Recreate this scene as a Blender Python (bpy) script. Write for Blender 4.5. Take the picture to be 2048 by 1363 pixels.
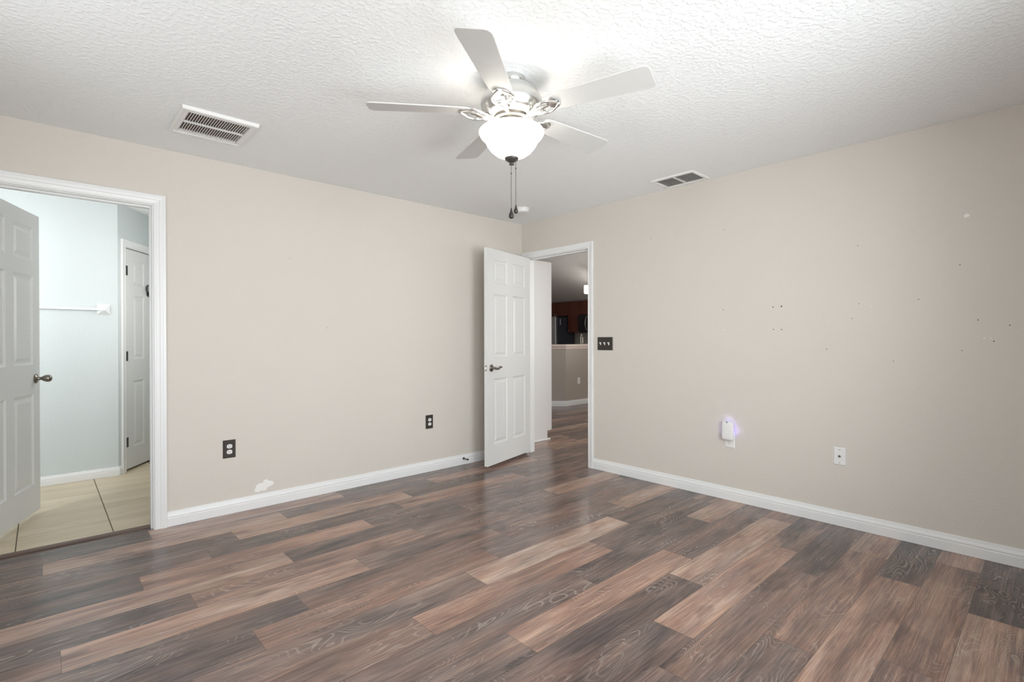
import bpy, bmesh, math, random
from mathutils import Vector, Matrix

for o in list(bpy.data.objects):
    bpy.data.objects.remove(o)
SC = bpy.context.scene
COL = SC.collection
PI = math.pi
H = 2.44          # ceiling height
RX, RY = -4.36, -4.36   # the two walls behind the camera

# ---------------------------------------------------------------- camera
F_PX, YAW, PITCH, ROLL = 1015.0, 0.82351, -0.00349, -0.00221
cd = bpy.data.cameras.new('camera')
cd.sensor_width = 36.0
cd.lens = 36.0 * F_PX / 2048.0
cd.clip_start = 0.02
cam = bpy.data.objects.new('camera', cd)
COL.objects.link(cam)
fw = Vector((math.cos(YAW)*math.cos(PITCH), math.sin(YAW)*math.cos(PITCH), math.sin(PITCH)))
rt = Vector((math.sin(YAW), -math.cos(YAW), 0))
up = rt.cross(fw)
rt2 = rt*math.cos(ROLL) + up*math.sin(ROLL)
up2 = -rt*math.sin(ROLL) + up*math.cos(ROLL)
cm = Matrix((rt2, up2, -fw)).transposed().to_4x4()
cm.translation = Vector((-3.78815, -3.93222, 1.21049))
cam.matrix_world = cm
SC.camera = cam

# ---------------------------------------------------------------- world, exposure, daylight
SC.view_settings.view_transform = 'Standard'
SC.view_settings.look = 'None'
SC.view_settings.gamma = 1.0
SC.view_settings.use_curve_mapping = False
SC.view_settings.exposure = 0.1
w = bpy.data.worlds.new('sky')
SC.world = w
w.use_nodes = True
nt = w.node_tree
bg = nt.nodes['Background']
sky = nt.nodes.new('ShaderNodeTexSky')
try:
    sky.sky_type = 'NISHITA'
    sky.sun_disc = False
    sky.sun_elevation = math.radians(45)
except Exception:
    pass
nt.links.new(sky.outputs[0], bg.inputs[0])
bg.inputs[1].default_value = 0.25

def light(name, kind, loc, power, color=(1, 1, 1), size=(1, 1), target=None, radius=0.05, spread=None):
    d = bpy.data.lights.new(name, kind)
    d.energy = power
    d.color = color
    if kind == 'AREA':
        d.shape = 'RECTANGLE'
        d.size, d.size_y = size
        if spread: d.spread = spread
    else:
        d.shadow_soft_size = radius
    o = bpy.data.objects.new(name, d)
    COL.objects.link(o)
    o.location = loc
    if target is not None:
        o.rotation_euler = (Vector(target)-Vector(loc)).to_track_quat('-Z', 'Y').to_euler()
    return o

# daylight through the windows of the room (behind and beside the camera), a bathroom lamp and added fill lamps beyond the doorways
WIN1 = (-4.05, -2.75, 0.55, 2.15)      # window in the back wall: x0,x1,z0,z1
WIN3 = (-2.60, -1.40, 0.55, 2.15)      # second window in the back wall
WIN2 = (-2.50, -1.20, 0.55, 2.15)      # window in the side wall: y0,y1,z0,z1
DAY = (0.94, 0.975, 1.0)
def winlight(name, c, power, target, spread=None):
    return light(name, 'AREA', c, power, DAY, (1.15, 1.45), target, spread=spread)
winlight('window_daylight', (-3.40, RY-0.03, 1.35), 41, (-3.40, 0, 1.35))
winlight('window_daylight', (-2.00, RY-0.03, 1.35), 32, (-.7, 0, 1.7), 1.9)
winlight('window_daylight', (RX-0.03, -1.85, 1.35), 15, (0, -1.85, 1.35))
light('bathroom_vanity_light', 'AREA', (-4.55, .55, 1.75), 25, (0.98, 0.99, 1.0), (0.7, 0.5), (-3.3, 1.8, 1.75))
light('bathroom_fill_light', 'AREA', (-2.48, 1.3, 1.6), 11, (1.0, 0.99, 0.97), (0.8, 0.9), (-3.4, 1.9, 1.4))  # added fill lamp that brightens the slanted wall, no window stands here
light('hall_fill_light', 'AREA', (4.6, -2.45, 1.0), 15, (1, 0.99, 0.97), (1.2, .8), (2.4, 3.0, 2.85), spread=.75)  # unseen lamp added to brighten the near part of the hall ceiling
light('hall_fill_light', 'AREA', (2.6, -2.4, 1.6), 50, (1, 0.98, 0.95), (2.4, 1.6), (2.6, 2.1, 1.6))  # added area lamp lighting hall and kitchen, no window behind it

# ---------------------------------------------------------------- materials
def lin(c):
    return tuple((v/12.92 if v <= .04045 else ((v+.055)/1.055)**2.4) for v in (x/255.0 for x in c)) + (1.0,)

def mat(name, rgb, rough=0.5, metal=0.0, bump=None, emit=None, spec=0.5, coat=0.0, vary=0.0, vscale=3.0):
    """rgb in 0..255 sRGB; bump = (scale, distance, detail)."""
    m = bpy.data.materials.new(name)
    m.use_nodes = True
    n = m.node_tree.nodes
    l = m.node_tree.links
    b = n['Principled BSDF']
    b.inputs['Base Color'].default_value = lin(rgb)
    b.inputs['Roughness'].default_value = rough
    b.inputs['Metallic'].default_value = metal
    b.inputs['Specular IOR Level'].default_value = spec
    if coat:
        b.inputs['Coat Weight'].default_value = coat
    tc = n.new('ShaderNodeTexCoord')
    if vary:
        nz = n.new('ShaderNodeTexNoise')
        nz.inputs['Scale'].default_value = vscale
        nz.inputs['Detail'].default_value = 3
        l.new(tc.outputs['Object'], nz.inputs['Vector'])
        mx = n.new('ShaderNodeMix')
        mx.data_type = 'RGBA'
        c = lin(rgb)
        mx.inputs['A'].default_value = tuple(v*(1-vary) for v in c[:3]) + (1,)
        mx.inputs['B'].default_value = tuple(min(1, v*(1+vary)) for v in c[:3]) + (1,)
        l.new(nz.outputs['Fac'], mx.inputs['Factor'])
        l.new(mx.outputs['Result'], b.inputs['Base Color'])
    if bump:
        nz = n.new('ShaderNodeTexNoise')
        nz.inputs['Scale'].default_value = bump[0]
        nz.inputs['Detail'].default_value = bump[2] if len(bump) > 2 else 2
        l.new(tc.outputs['Object'], nz.inputs['Vector'])
        bp = n.new('ShaderNodeBump')
        bp.inputs['Strength'].default_value = 1.0
        bp.inputs['Distance'].default_value = bump[1]
        src = nz.outputs['Fac']
        if len(bump) > 3:      # flattened knock-down plaster
            cr = n.new('ShaderNodeValToRGB')
            cr.color_ramp.elements[0].position = 0.46
            cr.color_ramp.elements[1].position = 0.60
            l.new(nz.outputs['Fac'], cr.inputs['Fac'])
            src = cr.outputs['Color']
        l.new(src, bp.inputs['Height'])
        l.new(bp.outputs['Normal'], b.inputs['Normal'])
    if emit:
        b.inputs['Emission Color'].default_value = lin(emit[0])
        b.inputs['Emission Strength'].default_value = emit[1]
    return m

M = {}
M['wall'] = mat('beige_wall_paint', (216, 209, 200), 0.62, bump=(95, 0.0012, 2), spec=0.3, vary=0.015, vscale=1.2)
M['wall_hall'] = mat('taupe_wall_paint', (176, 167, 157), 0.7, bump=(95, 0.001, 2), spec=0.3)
M['wall_bath'] = mat('pale_grey_green_wall_paint', (210, 217, 217), 0.6, bump=(60, 0.003, 2), spec=0.35)
M['ceiling'] = mat('white_ceiling_texture', (246, 247, 247), 0.85, bump=(48, 0.0013, 3, 1), spec=0.2)
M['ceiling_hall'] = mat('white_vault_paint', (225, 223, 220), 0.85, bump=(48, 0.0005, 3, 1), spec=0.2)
M['trim'] = mat('white_trim_paint', (236, 236, 235), 0.32, bump=(180, 0.0002), spec=0.5)
M['door'] = mat('white_door_paint', (226, 226, 224), 0.34, bump=(160, 0.0002), spec=0.5)
M['cabinet_white'] = mat('white_cabinet_laminate', (226, 225, 223), 0.4, bump=(120, 0.0001))
M['plastic'] = mat('white_plastic', (236, 235, 233), 0.35, bump=(200, 0.0001))
M['plastic_grey'] = mat('grey_plastic', (140, 141, 143), 0.4, bump=(200, 0.0001))
M['bronze'] = mat('dark_bronze_plate', (62, 56, 52), 0.5, 0.35, bump=(260, 0.0006))
M['slot'] = mat('dark_slot', (22, 21, 20), 0.8, bump=(200, 0.0001))
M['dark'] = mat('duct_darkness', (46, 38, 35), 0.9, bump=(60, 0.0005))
M['duct'] = mat('duct_brown', (128, 112, 105), 0.8, bump=(60, 0.0005))
M['nickel'] = mat('brushed_nickel', (186, 182, 174), 0.28, 1.0, bump=(300, 0.0002))
M['nickel_dark'] = mat('aged_nickel', (140, 134, 126), 0.3, 1.0, bump=(300, 0.0002))
M['fan_nickel'] = mat('satin_nickel_fan', (214, 213, 210), 0.25, 1.0, bump=(300, 0.0001))
M['blade'] = mat('pale_grey_fan_blade', (206, 205, 202), 0.5, bump=(30, 0.0002), vary=0.03, vscale=9)
M['pewter'] = mat('dark_pewter', (88, 86, 83), 0.35, 0.7, bump=(200, 0.0002))
M['black'] = mat('dark_wood_pull', (40, 36, 34), 0.35, bump=(120, 0.0002))
M['bowl'] = mat('frosted_glass_lit', (250, 249, 246), 0.35, emit=((255, 251, 244), 3.5), bump=(40, 0.0002))
M['led'] = mat('violet_led_strip', (200, 190, 255), 0.4, emit=((150, 130, 255), 2.5), bump=(40, 0.0001))
M['spackle'] = mat('white_spackle', (242, 240, 236), 0.8, bump=(120, 0.0006))
M['hole'] = mat('nail_hole_shadow', (60, 55, 50), 0.9, bump=(200, 0.0001))
M['ceramic'] = mat('white_ceramic', (244, 246, 246), 0.12, bump=(20, 0.0001))
M['cherry'] = mat('dark_cherry_wood', (92, 42, 26), 0.35, bump=(60, 0.0005), vary=0.3, vscale=7)
M['fridge_side'] = mat('dark_navy_fridge_side', (50, 52, 62), 0.4, bump=(200, 0.0002))
M['steel'] = mat('stainless_steel', (190, 190, 190), 0.3, 0.9, bump=(300, 0.0001))
M['black_glass'] = mat('black_oven_glass', (16, 14, 14), 0.1, bump=(20, 0.0001))
M['counter'] = mat('pinkish_beige_laminate', (214, 198, 188), 0.35, bump=(200, 0.0001), vary=0.04, vscale=60)
M['pendant'] = mat('lit_pendant_glass', (255, 252, 245), 0.3, emit=((255, 250, 240), 14.0), bump=(40, 0.0001))
M['threshold'] = mat('brown_threshold_strip', (104, 84, 74), 0.4, bump=(90, 0.0005), vary=0.12, vscale=20)
M['glass'] = mat('window_glass', (235, 245, 245), 0.02, bump=(5, 0.00001))
M['glass'].node_tree.nodes['Principled BSDF'].inputs['Transmission Weight'].default_value = 1.0
M['grout'] = mat('tile_grout', (118, 104, 86), 0.9, bump=(100, 0.0005))

def floor_material():
    m = bpy.data.materials.new('multi_tone_oak_planks')
    m.use_nodes = True
    n, l = m.node_tree.nodes, m.node_tree.links
    b = n['Principled BSDF']
    def math_(op, a, c=None, clamp=False):
        k = n.new('ShaderNodeMath'); k.operation = op; k.use_clamp = clamp
        for i, v in enumerate((a, c)):
            if v is None: continue
            if isinstance(v, (int, float)): k.inputs[i].default_value = v
            else: l.new(v, k.inputs[i])
        return k.outputs[0]
    at = n.new('ShaderNodeAttribute'); at.attribute_name = 'plank'
    sp = n.new('ShaderNodeSeparateColor'); l.new(at.outputs['Color'], sp.inputs['Color'])
    tone, red, seed = sp.outputs[0], sp.outputs[1], sp.outputs[2]
    uv = n.new('ShaderNodeUVMap'); uv.uv_map = 'UVMap'
    su = n.new('ShaderNodeSeparateXYZ'); l.new(uv.outputs['UV'], su.inputs[0])
    u, v = su.outputs[0], su.outputs[1]
    def coords(ku, kv, off):
        c = n.new('ShaderNodeCombineXYZ')
        l.new(math_('ADD', math_('MULTIPLY', u, ku), math_('MULTIPLY', seed, 57.0+off)), c.inputs[0])
        l.new(math_('ADD', math_('MULTIPLY', v, kv), math_('MULTIPLY', seed, 31.0+off*3)), c.inputs[1])
        l.new(math_('ADD', math_('MULTIPLY', seed, 97.0), off), c.inputs[2])
        return c.outputs[0]
    def noise(vec, scale, detail, rough=0.55, dist=0.0):
        k = n.new('ShaderNodeTexNoise')
        k.inputs['Scale'].default_value = scale; k.inputs['Detail'].default_value = detail
        k.inputs['Roughness'].default_value = rough; k.inputs['Distortion'].default_value = dist
        l.new(vec, k.inputs['Vector'])
        return k.outputs['Fac']
    def mix(f, a, c):
        k = n.new('ShaderNodeMix'); k.data_type = 'RGBA'
        for nm, val in (('Factor', f), ('A', a), ('B', c)):
            s = k.inputs[nm]
            if nm == 'Factor' and isinstance(val, (int, float)): s.default_value = val
            elif isinstance(val, tuple): s.default_value = val
            else: l.new(val, s)
        return k.outputs['Result']
    broad = noise(coords(1.5, 9.0, 1.0), 1.0, 3, 0.6, 0.6)       # long soft streaks of light and dark
    blot = noise(coords(3.0, 7.0, 2.0), 1.0, 2, 0.5)             # darker cloudy areas
    fibre = noise(coords(7.0, 380.0, 3.0), 1.0, 4, 0.7)         # fine fibres
    mid = noise(coords(3.2, 95.0, 4.0), 1.0, 4, 0.65, 0.4)
    t = math_('ADD', tone, math_('MULTIPLY', math_('SUBTRACT', broad, 0.5), 1.0))
    t = math_('ADD', t, math_('MULTIPLY', math_('SUBTRACT', mid, 0.5), 0.8))
    t = math_('ADD', t, math_('MULTIPLY', math_('SUBTRACT', fibre, 0.5), 0.75))
    bl = math_('MULTIPLY', math_('SUBTRACT', blot, 0.60, True), 1.7)
    t = math_('SUBTRACT', t, bl, True)
    cr = n.new('ShaderNodeValToRGB')
    e = cr.color_ramp.elements
    e[0].position = 0.0; e[0].color = lin((64, 57, 56))
    e[1].position = 1.0; e[1].color = lin((205, 185, 168))
    for p, c in ((0.22, (92, 81, 78)), (0.42, (120, 104, 97)), (0.62, (148, 126, 115)), (0.82, (178, 155, 140))):
        k = e.new(p); k.color = lin(c)
    l.new(t, cr.inputs['Fac'])
    # red tint: multiply channel balance instead of darkening
    hs = n.new('ShaderNodeMix'); hs.data_type = 'RGBA'; hs.blend_type = 'MULTIPLY'
    hs.inputs['B'].default_value = (1.06, 0.875, 0.79, 1)
    hue = noise(coords(2.0, 12.0, 8.0), 1.0, 2)
    l.new(math_('ADD', red, math_('MULTIPLY', math_('SUBTRACT', hue, 0.47), 2.2), True), hs.inputs['Factor']); l.new(cr.outputs['Color'], hs.inputs['A'])
    col = hs.outputs['Result']
    pore = noise(coords(12.0, 520.0, 9.0), 1.0, 2, 0.5)
    col = mix(math_('MULTIPLY', math_('MULTIPLY', math_('SUBTRACT', pore, 0.58, True), 6.0, True), 0.35), col, lin((58, 48, 45)))
    # cathedral grain: thin pale wavy lines
    warp = noise(coords(1.6, 5.5, 5.0), 1.0, 2, 0.5, 0.3)
    ring = math_('SINE', math_('MULTIPLY', warp, 230.0))
    ring = math_('MULTIPLY', math_('SUBTRACT', ring, 0.55, True), 2.2, True)
    msk = noise(coords(2.2, 6.0, 6.0), 1.0, 2)
    msk = math_('MULTIPLY', math_('SUBTRACT', msk, 0.48, True), 6.0, True)
    pale = math_('MULTIPLY', math_('MULTIPLY', ring, msk), math_('MULTIPLY', fibre, 0.62))
    col = mix(pale, col, lin((205, 190, 178)))
    # knots
    vo = n.new('ShaderNodeTexVoronoi'); vo.inputs['Scale'].default_value = 1.0
    l.new(coords(2.6, 9.0, 7.0), vo.inputs['Vector'])
    kn = math_('MULTIPLY', math_('SUBTRACT', 0.10, vo.outputs['Distance'], True), 7.0, True)
    col = mix(math_('MULTIPLY', kn, 0.5), col, lin((70, 58, 54)))
    # plank joints
    W = 0.1825
    edge = math_('MINIMUM', math_('MINIMUM', v, math_('SUBTRACT', W, v)), math_('MINIMUM', u, math_('SUBTRACT', 1.22, u)))
    gap = math_('LESS_THAN', edge, 0.0011)
    col = mix(math_('MULTIPLY', gap, 0.6), col, lin((60, 50, 46)))
    l.new(col, b.inputs['Base Color'])
    rg = math_('ADD', math_('MULTIPLY', fibre, 0.12), 0.155)
    l.new(rg, b.inputs['Roughness'])
    b.inputs['Specular IOR Level'].default_value = 0.5
    bp = n.new('ShaderNodeBump'); bp.inputs['Distance'].default_value = 0.0004; bp.inputs['Strength'].default_value = 0.35
    l.new(math_('SUBTRACT', fibre, math_('MULTIPLY', gap, 2.0)), bp.inputs['Height'])
    l.new(bp.outputs['Normal'], b.inputs['Normal'])
    return m
M['floor'] = floor_material()

def tile_material():
    m = bpy.data.materials.new('beige_stone_tile')
    m.use_nodes = True
    n, l = m.node_tree.nodes, m.node_tree.links
    b = n['Principled BSDF']
    tc = n.new('ShaderNodeTexCoord')
    mp = n.new('ShaderNodeMapping')
    mp.inputs['Rotation'].default_value = (0, 0, PI/2)
    l.new(tc.outputs['Object'], mp.inputs['Vector'])
    def noise(scale, detail, dist=0):
        k = n.new('ShaderNodeTexNoise'); k.inputs['Scale'].default_value = 1
        k.inputs['Detail'].default_value = detail; k.inputs['Distortion'].default_value = dist
        mm = n.new('ShaderNodeMapping'); mm.inputs['Scale'].default_value = scale
        l.new(tc.outputs['Object'], mm.inputs['Vector']); l.new(mm.outputs[0], k.inputs['Vector'])
        return k.outputs['Fac']
    cr = n.new('ShaderNodeValToRGB')
    e = cr.color_ramp.elements
    e[0].position = 0.3; e[0].color = lin((204, 187, 158))
    e[1].position = 0.7; e[1].color = lin((222, 206, 179))
    l.new(noise((1.2, 7, 1), 4, 0.8), cr.inputs['Fac'])
    # thin darker stone veins running across the tile
    vn = n.new('ShaderNodeValToRGB')
    ve = vn.color_ramp.elements
    ve[0].position = 0.485; ve[0].color = (0, 0, 0, 1)
    ve[1].position = 0.5; ve[1].color = (1, 1, 1, 1)
    k = ve.new(0.515); k.color = (0, 0, 0, 1)
    l.new(noise((0.8, 5, 1), 3, 0.4), vn.inputs['Fac'])
    mx = n.new('ShaderNodeMix'); mx.data_type = 'RGBA'
    mx.inputs['B'].default_value = lin((160, 146, 122))
    mu = n.new('ShaderNodeMath'); mu.operation = 'MULTIPLY'; mu.inputs[1].default_value = 0.22
    l.new(vn.outputs['Color'], mu.inputs[0]); l.new(mu.outputs[0], mx.inputs['Factor'])
    l.new(cr.outputs['Color'], mx.inputs['A'])
    l.new(mx.outputs['Result'], b.inputs['Base Color'])
    b.inputs['Roughness'].default_value = 0.38
    return m
M['tile'] = tile_material()

# ---------------------------------------------------------------- mesh helpers
class MB:
    """Collects shapes and links them as ONE mesh object."""
    def __init__(s): s.bm = bmesh.new()
    def _add(s, vs, fs, mtx=None):
        mtx = mtx or Matrix()
        bv = [s.bm.verts.new(mtx @ Vector(v)) for v in vs]
        for f in fs:
            try: s.bm.faces.new([bv[i] for i in f])
            except ValueError: pass
        return bv
    def box(s, a, b, mtx=None):
        x0, y0, z0 = (min(p, q) for p, q in zip(a, b)); x1, y1, z1 = (max(p, q) for p, q in zip(a, b))
        s._add([(x0, y0, z0), (x1, y0, z0), (x1, y1, z0), (x0, y1, z0), (x0, y0, z1), (x1, y0, z1), (x1, y1, z1), (x0, y1, z1)],
               [(0, 3, 2, 1), (4, 5, 6, 7), (0, 1, 5, 4), (1, 2, 6, 5), (2, 3, 7, 6), (3, 0, 4, 7)], mtx)
        return s
    def lathe(s, prof, seg=32, mtx=None):
        """prof: (r, z) points, spun about z; ends close where r is 0."""
        vs, fs, rings = [], [], []
        for r, z in prof:
            if r < 1e-6:
                rings.append([len(vs)]); vs.append((0, 0, z))
            else:
                rings.append(list(range(len(vs), len(vs)+seg)))
                vs += [(r*math.cos(2*PI*k/seg), r*math.sin(2*PI*k/seg), z) for k in range(seg)]
        for A, B in zip(rings, rings[1:]):
            for k in range(seg):
                k2 = (k+1) % seg
                q = [A[k % len(A)], A[k2 % len(A)], B[k2 % len(B)], B[k % len(B)]]
                q = list(dict.fromkeys(q))
                if len(q) > 2: fs.append(q)
        for R, rev in ((rings[0], True), (rings[-1], False)):
            if len(R) > 1: fs.append(R[::-1] if rev else R)
        s._add(vs, fs, mtx)
        return s
    def prism(s, pts, z0, z1, mtx=None):
        """outline pts (x, y) between z0 and z1."""
        n = len(pts)
        s._add([(x, y, z0) for x, y in pts]+[(x, y, z1) for x, y in pts],
               [tuple(range(n))[::-1], tuple(range(n, 2*n))]+[(k, (k+1) % n, n+(k+1) % n, n+k) for k in range(n)], mtx)
        return s
    def tube(s, pts, rad, seg=10, mtx=None, cap=True):
        pts = [Vector(p) for p in pts]
        rads = rad if isinstance(rad, (list, tuple)) else [rad]*len(pts)
        vs, fs = [], []
        ref = None
        for i, p in enumerate(pts):
            d = (pts[min(i+1, len(pts)-1)]-pts[max(i-1, 0)]).normalized()
            if ref is None:
                ref = Vector((0, 0, 1)) if abs(d.z) < .9 else Vector((1, 0, 0))
            a = (ref - d*ref.dot(d)).normalized(); ref = a
            c = d.cross(a)
            vs += [tuple(p+(a*math.cos(2*PI*k/seg)+c*math.sin(2*PI*k/seg))*rads[i]) for k in range(seg)]
        for i in range(len(pts)-1):
            for k in range(seg):
                k2 = (k+1) % seg
                fs.append((i*seg+k, i*seg+k2, (i+1)*seg+k2, (i+1)*seg+k))
        if cap:
            fs.append(tuple(range(seg))[::-1]); fs.append(tuple(range((len(pts)-1)*seg, len(pts)*seg)))
        s._add(vs, fs, mtx)
        return s
    def sweep(s, prof, path, mtx=None, closed=False):
        """prof: list of (o, d); path: function(o, d) -> list of points for that profile point."""
        rows = [path(o, d) for o, d in prof]
        n = len(rows[0]); vs = [p for r in rows for p in r]; fs = []
        for i in range(len(rows)-1):
            for k in range(n-1):
                fs.append((i*n+k, i*n+k+1, (i+1)*n+k+1, (i+1)*n+k))
        m = len(rows)
        fs.append(tuple(i*n for i in range(m))); fs.append(tuple(i*n+n-1 for i in range(m))[::-1])
        s._add(vs, fs, mtx)
        return s
    def build(s, name, m, parent=None, smooth=False, bevel=0.0, seg=2, loc=None):
        bm = s.bm
        bmesh.ops.recalc_face_normals(bm, faces=bm.faces[:])
        me = bpy.data.meshes.new(name)
        bm.to_mesh(me); bm.free()
        o = bpy.data.objects.new(name, me)
        COL.objects.link(o)
        for x in (m if isinstance(m, (list, tuple)) else [m]):
            me.materials.append(x)
        if smooth:
            for p in me.polygons: p.use_smooth = True
            try:
                me.set_sharp_from_angle(angle=math.radians(38))
            except Exception: pass
        if bevel:
            bv = o.modifiers.new('edge', 'BEVEL'); bv.width = bevel; bv.segments = seg; bv.limit_method = 'ANGLE'
        if loc is not None: o.location = loc
        if parent: o.parent = parent
        return o

def tag(o, label, cat, group=None, kind=None):
    o['label'] = label
    o['category'] = cat
    if group: o['group'] = group
    if kind: o['kind'] = kind
    return o

def thing(name, loc, rz, label, cat, group=None, kind=None):
    o = bpy.data.objects.new(name, None)
    o.empty_display_size = 0.1
    COL.objects.link(o)
    o.location = loc
    o.rotation_euler = (0, 0, rz)
    return tag(o, label, cat, group, kind)

def basis(origin, ex, ey, ez):
    m = Matrix((Vector(ex), Vector(ey), Vector(ez))).transposed().to_4x4()
    m.translation = Vector(origin)
    return m

# ---------------------------------------------------------------- room shell
def structure(mb, name, m, label, cat, **k):
    return tag(mb.build(name, m, **k), label, cat, kind='structure')

T = 0.115                       # wall thickness
LX0, LX1, LH = -4.075, -3.270, 2.066   # doorway in the left wall (rough opening inside the jambs)
RY0, RY1, RH = -0.902, -0.074, 2.064   # doorway in the right wall

mb = MB()
mb.box((RX-T, 0, 0), (LX0-.018, T, H)).box((LX1+.018, 0, 0), (T, T, H)).box((LX0-.018, 0, LH+.018), (LX1+.018, T, H))
wall_left = structure(mb, 'wall_left', M['wall'], 'beige painted wall with the bathroom doorway and a white spackle patch', 'wall')
mb = MB()
mb.box((0, RY-T, 0), (T, RY0-.018, H)).box((0, RY1+.018, 0), (T, 0, H)).box((0, RY0-.018, RH+.018), (T, RY1+.018, H))
mb.box((0, T, 0), (T, 2.6, H+.6)).box((0, RY-T, H+.06), (T, T, H+.6))
wall_right = structure(mb, 'wall_right', M['wall'], 'beige wall with nail holes beside the hall doorway', 'wall')
def holed(name, a0, a1, holes, fixed0, fixed1, axis, label):
    mb = MB()
    spans, p = [], a0
    for h0, h1, z0, z1 in holes:
        spans += [(p, h0, 0, H), (h0, h1, 0, z0), (h0, h1, z1, H)]
        p = h1
    spans.append((p, a1, 0, H))
    for (p0, p1, q0, q1) in spans:
        if axis == 'x': mb.box((p0, fixed0, q0), (p1, fixed1, q1))
        else: mb.box((fixed0, p0, q0), (fixed1, p1, q1))
    return structure(mb, name, M['wall'], label, 'wall')
holed('wall_back', RX, 0, [WIN1, WIN3], RY-T, RY, 'x', 'beige wall with two windows behind the camera')
holed('wall_side', RY-T, 0, [WIN2], RX-T, RX, 'y', 'beige wall with a window at the side of the camera')
structure(MB().box((RX-T, RY-T, H), (T*.5, T*.5, H+.06)), 'ceiling', M['ceiling'], 'white textured bedroom ceiling', 'ceiling')

# window frames and panes in the two walls behind the camera
def window(name, mtx, wd, z0, z1, label):
    o = MB()
    for a, b in (((0, 0, z0), (.05, .07, z1)), ((wd-.05, 0, z0), (wd, .07, z1)), ((.05, 0, z0), (wd-.05, .07, z0+.05)),
                 ((.05, 0, z1-.05), (wd-.05, .07, z1)), ((.05, .01, (z0+z1)/2-.02), (wd-.05, .06, (z0+z1)/2+.02))):
        o.box(a, b, mtx)
    f = structure(o, name, M['trim'], label, 'window')
    MB().box((.05, .03, z0+.05), (wd-.05, .036, z1-.05), mtx).build('window_pane', M['glass'], f)
window('window_1', basis((WIN1[1], RY-.04, 0), (-1, 0, 0), (0, -1, 0), (0, 0, 1)), WIN1[1]-WIN1[0], WIN1[2], WIN1[3], 'white framed window in the wall behind the camera')
window('window_3', basis((WIN3[1], RY-.04, 0), (-1, 0, 0), (0, -1, 0), (0, 0, 1)), WIN3[1]-WIN3[0], WIN3[2], WIN3[3], 'second white framed window in the wall behind the camera')
window('window_2', basis((RX-.04, WIN2[0], 0), (0, 1, 0), (-1, 0, 0), (0, 0, 1)), WIN2[1]-WIN2[0], WIN2[2], WIN2[3], 'white framed window in the wall beside the camera')

# ---------------------------------------------------------------- plank floor
W = 0.1825
D, G, B, R, L, T1 = (0.30, .2), (0.40, .25), (0.44, .5), (0.52, .75), (0.70, .45), (0.63, .75)
D2, G2, L2 = (0.20, .2), (0.42, .08), (0.78, .3)
ROWS = {   # row -> (x of one end joint, {plank index counted from that joint: tone}); row 0 lies along the left wall
    0: (-3.30, {-1: D, 0: L, 1: G, 2: B}), 1: (-3.79, {-1: D, 0: L, 1: G, 2: T1, 3: G}), 2: (-2.915, {-2: D, -1: G, 0: L, 1: D, 2: G}),
    3: (-3.10, {-1: G, 0: D, 1: T1, 2: G}), 4: (-3.43, {-1: D, 0: T1, 1: G, 2: B}), 5: (-2.785, {-2: L, -1: L, 0: D, 1: G, 2: G}),
    6: (-3.275, {-1: D, 0: R, 1: G, 2: L}), 7: (-3.74, {-1: G, 0: L, 1: G, 2: G, 3: D}), 8: (-2.91, {-1: D, 0: B, 1: B, 2: G}),
    9: (-3.15, {-1: D, 0: R, 1: G2, 2: L}), 10: (-3.40, {-1: G, 0: G2, 1: L2, 2: D}), 11: (-2.61, {-1: B, 0: T1, 1: D, 2: B}),
    12: (-3.005, {-1: G, 0: G2, 1: D, 2: L}), 13: (-2.39, {-1: G2, 0: T1, 1: G, 2: B}), 14: (-2.635, {-1: B, 0: D, 1: L, 2: R}),
    15: (-3.085, {-1: B, 0: D, 1: T1, 2: G}), 16: (-2.12, {-1: G2, 0: B, 1: G, 2: B}), 17: (-2.84, {-1: R, 0: D, 1: R, 2: L}),
    18: (-3.095, {-1: D, 0: G, 1: T1, 2: D}), 19: (-2.685, {-1: G, 0: B, 1: R, 2: L}), 20: (-2.015, {-1: B, 0: L, 1: D2, 2: D2}),
    21: (-2.4, {-1: G, 0: B, 1: G, 2: D}), 22: (-1.9, {0: L, 1: D, -1: B}), 23: (-2.6, {0: G, 1: B})}
rnd = random.Random(11)
fbm = bmesh.new()
fuv = fbm.loops.layers.uv.new('UVMap')
fcl = fbm.loops.layers.float_color.new('plank')
def plank_row(r, xa, xb):
    if r == 0: y1, y0 = 0.0, -0.19
    else: y1 = -0.19-W*(r-1); y0 = y1-W
    if r < 0: y1 = 0.0 + W*(-r); y0 = y1-W
    x0, tones = ROWS.get(r, (rnd.uniform(-1.2, 0), {}))
    k0 = math.floor((xa-x0)/1.22)
    for k in range(k0, int((xb-x0)/1.22)+2):
        a, b = max(xa, x0+1.22*k), min(xb, x0+1.22*(k+1))
        t, rd = tones.get(k, rnd.choice((D, G, B, R, L, T1)))
        seed = rnd.random()
        if b <= a: continue
        u0 = a-(x0+1.22*k); u1 = b-(x0+1.22*k)
        vs = [fbm.verts.new((p, q, 0)) for p, q in ((a, y0), (b, y0), (b, y1), (a, y1))]
        f = fbm.faces.new(vs)
        for lp, (uu, vv) in zip(f.loops, ((u0, 0), (u1, 0), (u1, y1-y0), (u0, y1-y0))):
            lp[fuv].uv = (uu, vv if r else vv-.0075)
            lp[fcl] = (t, rd, seed, 1)
for r in range(0, 25): plank_row(r, RX, 6.1)
for r in range(-36, 0): plank_row(r, T, 6.1)
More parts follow.
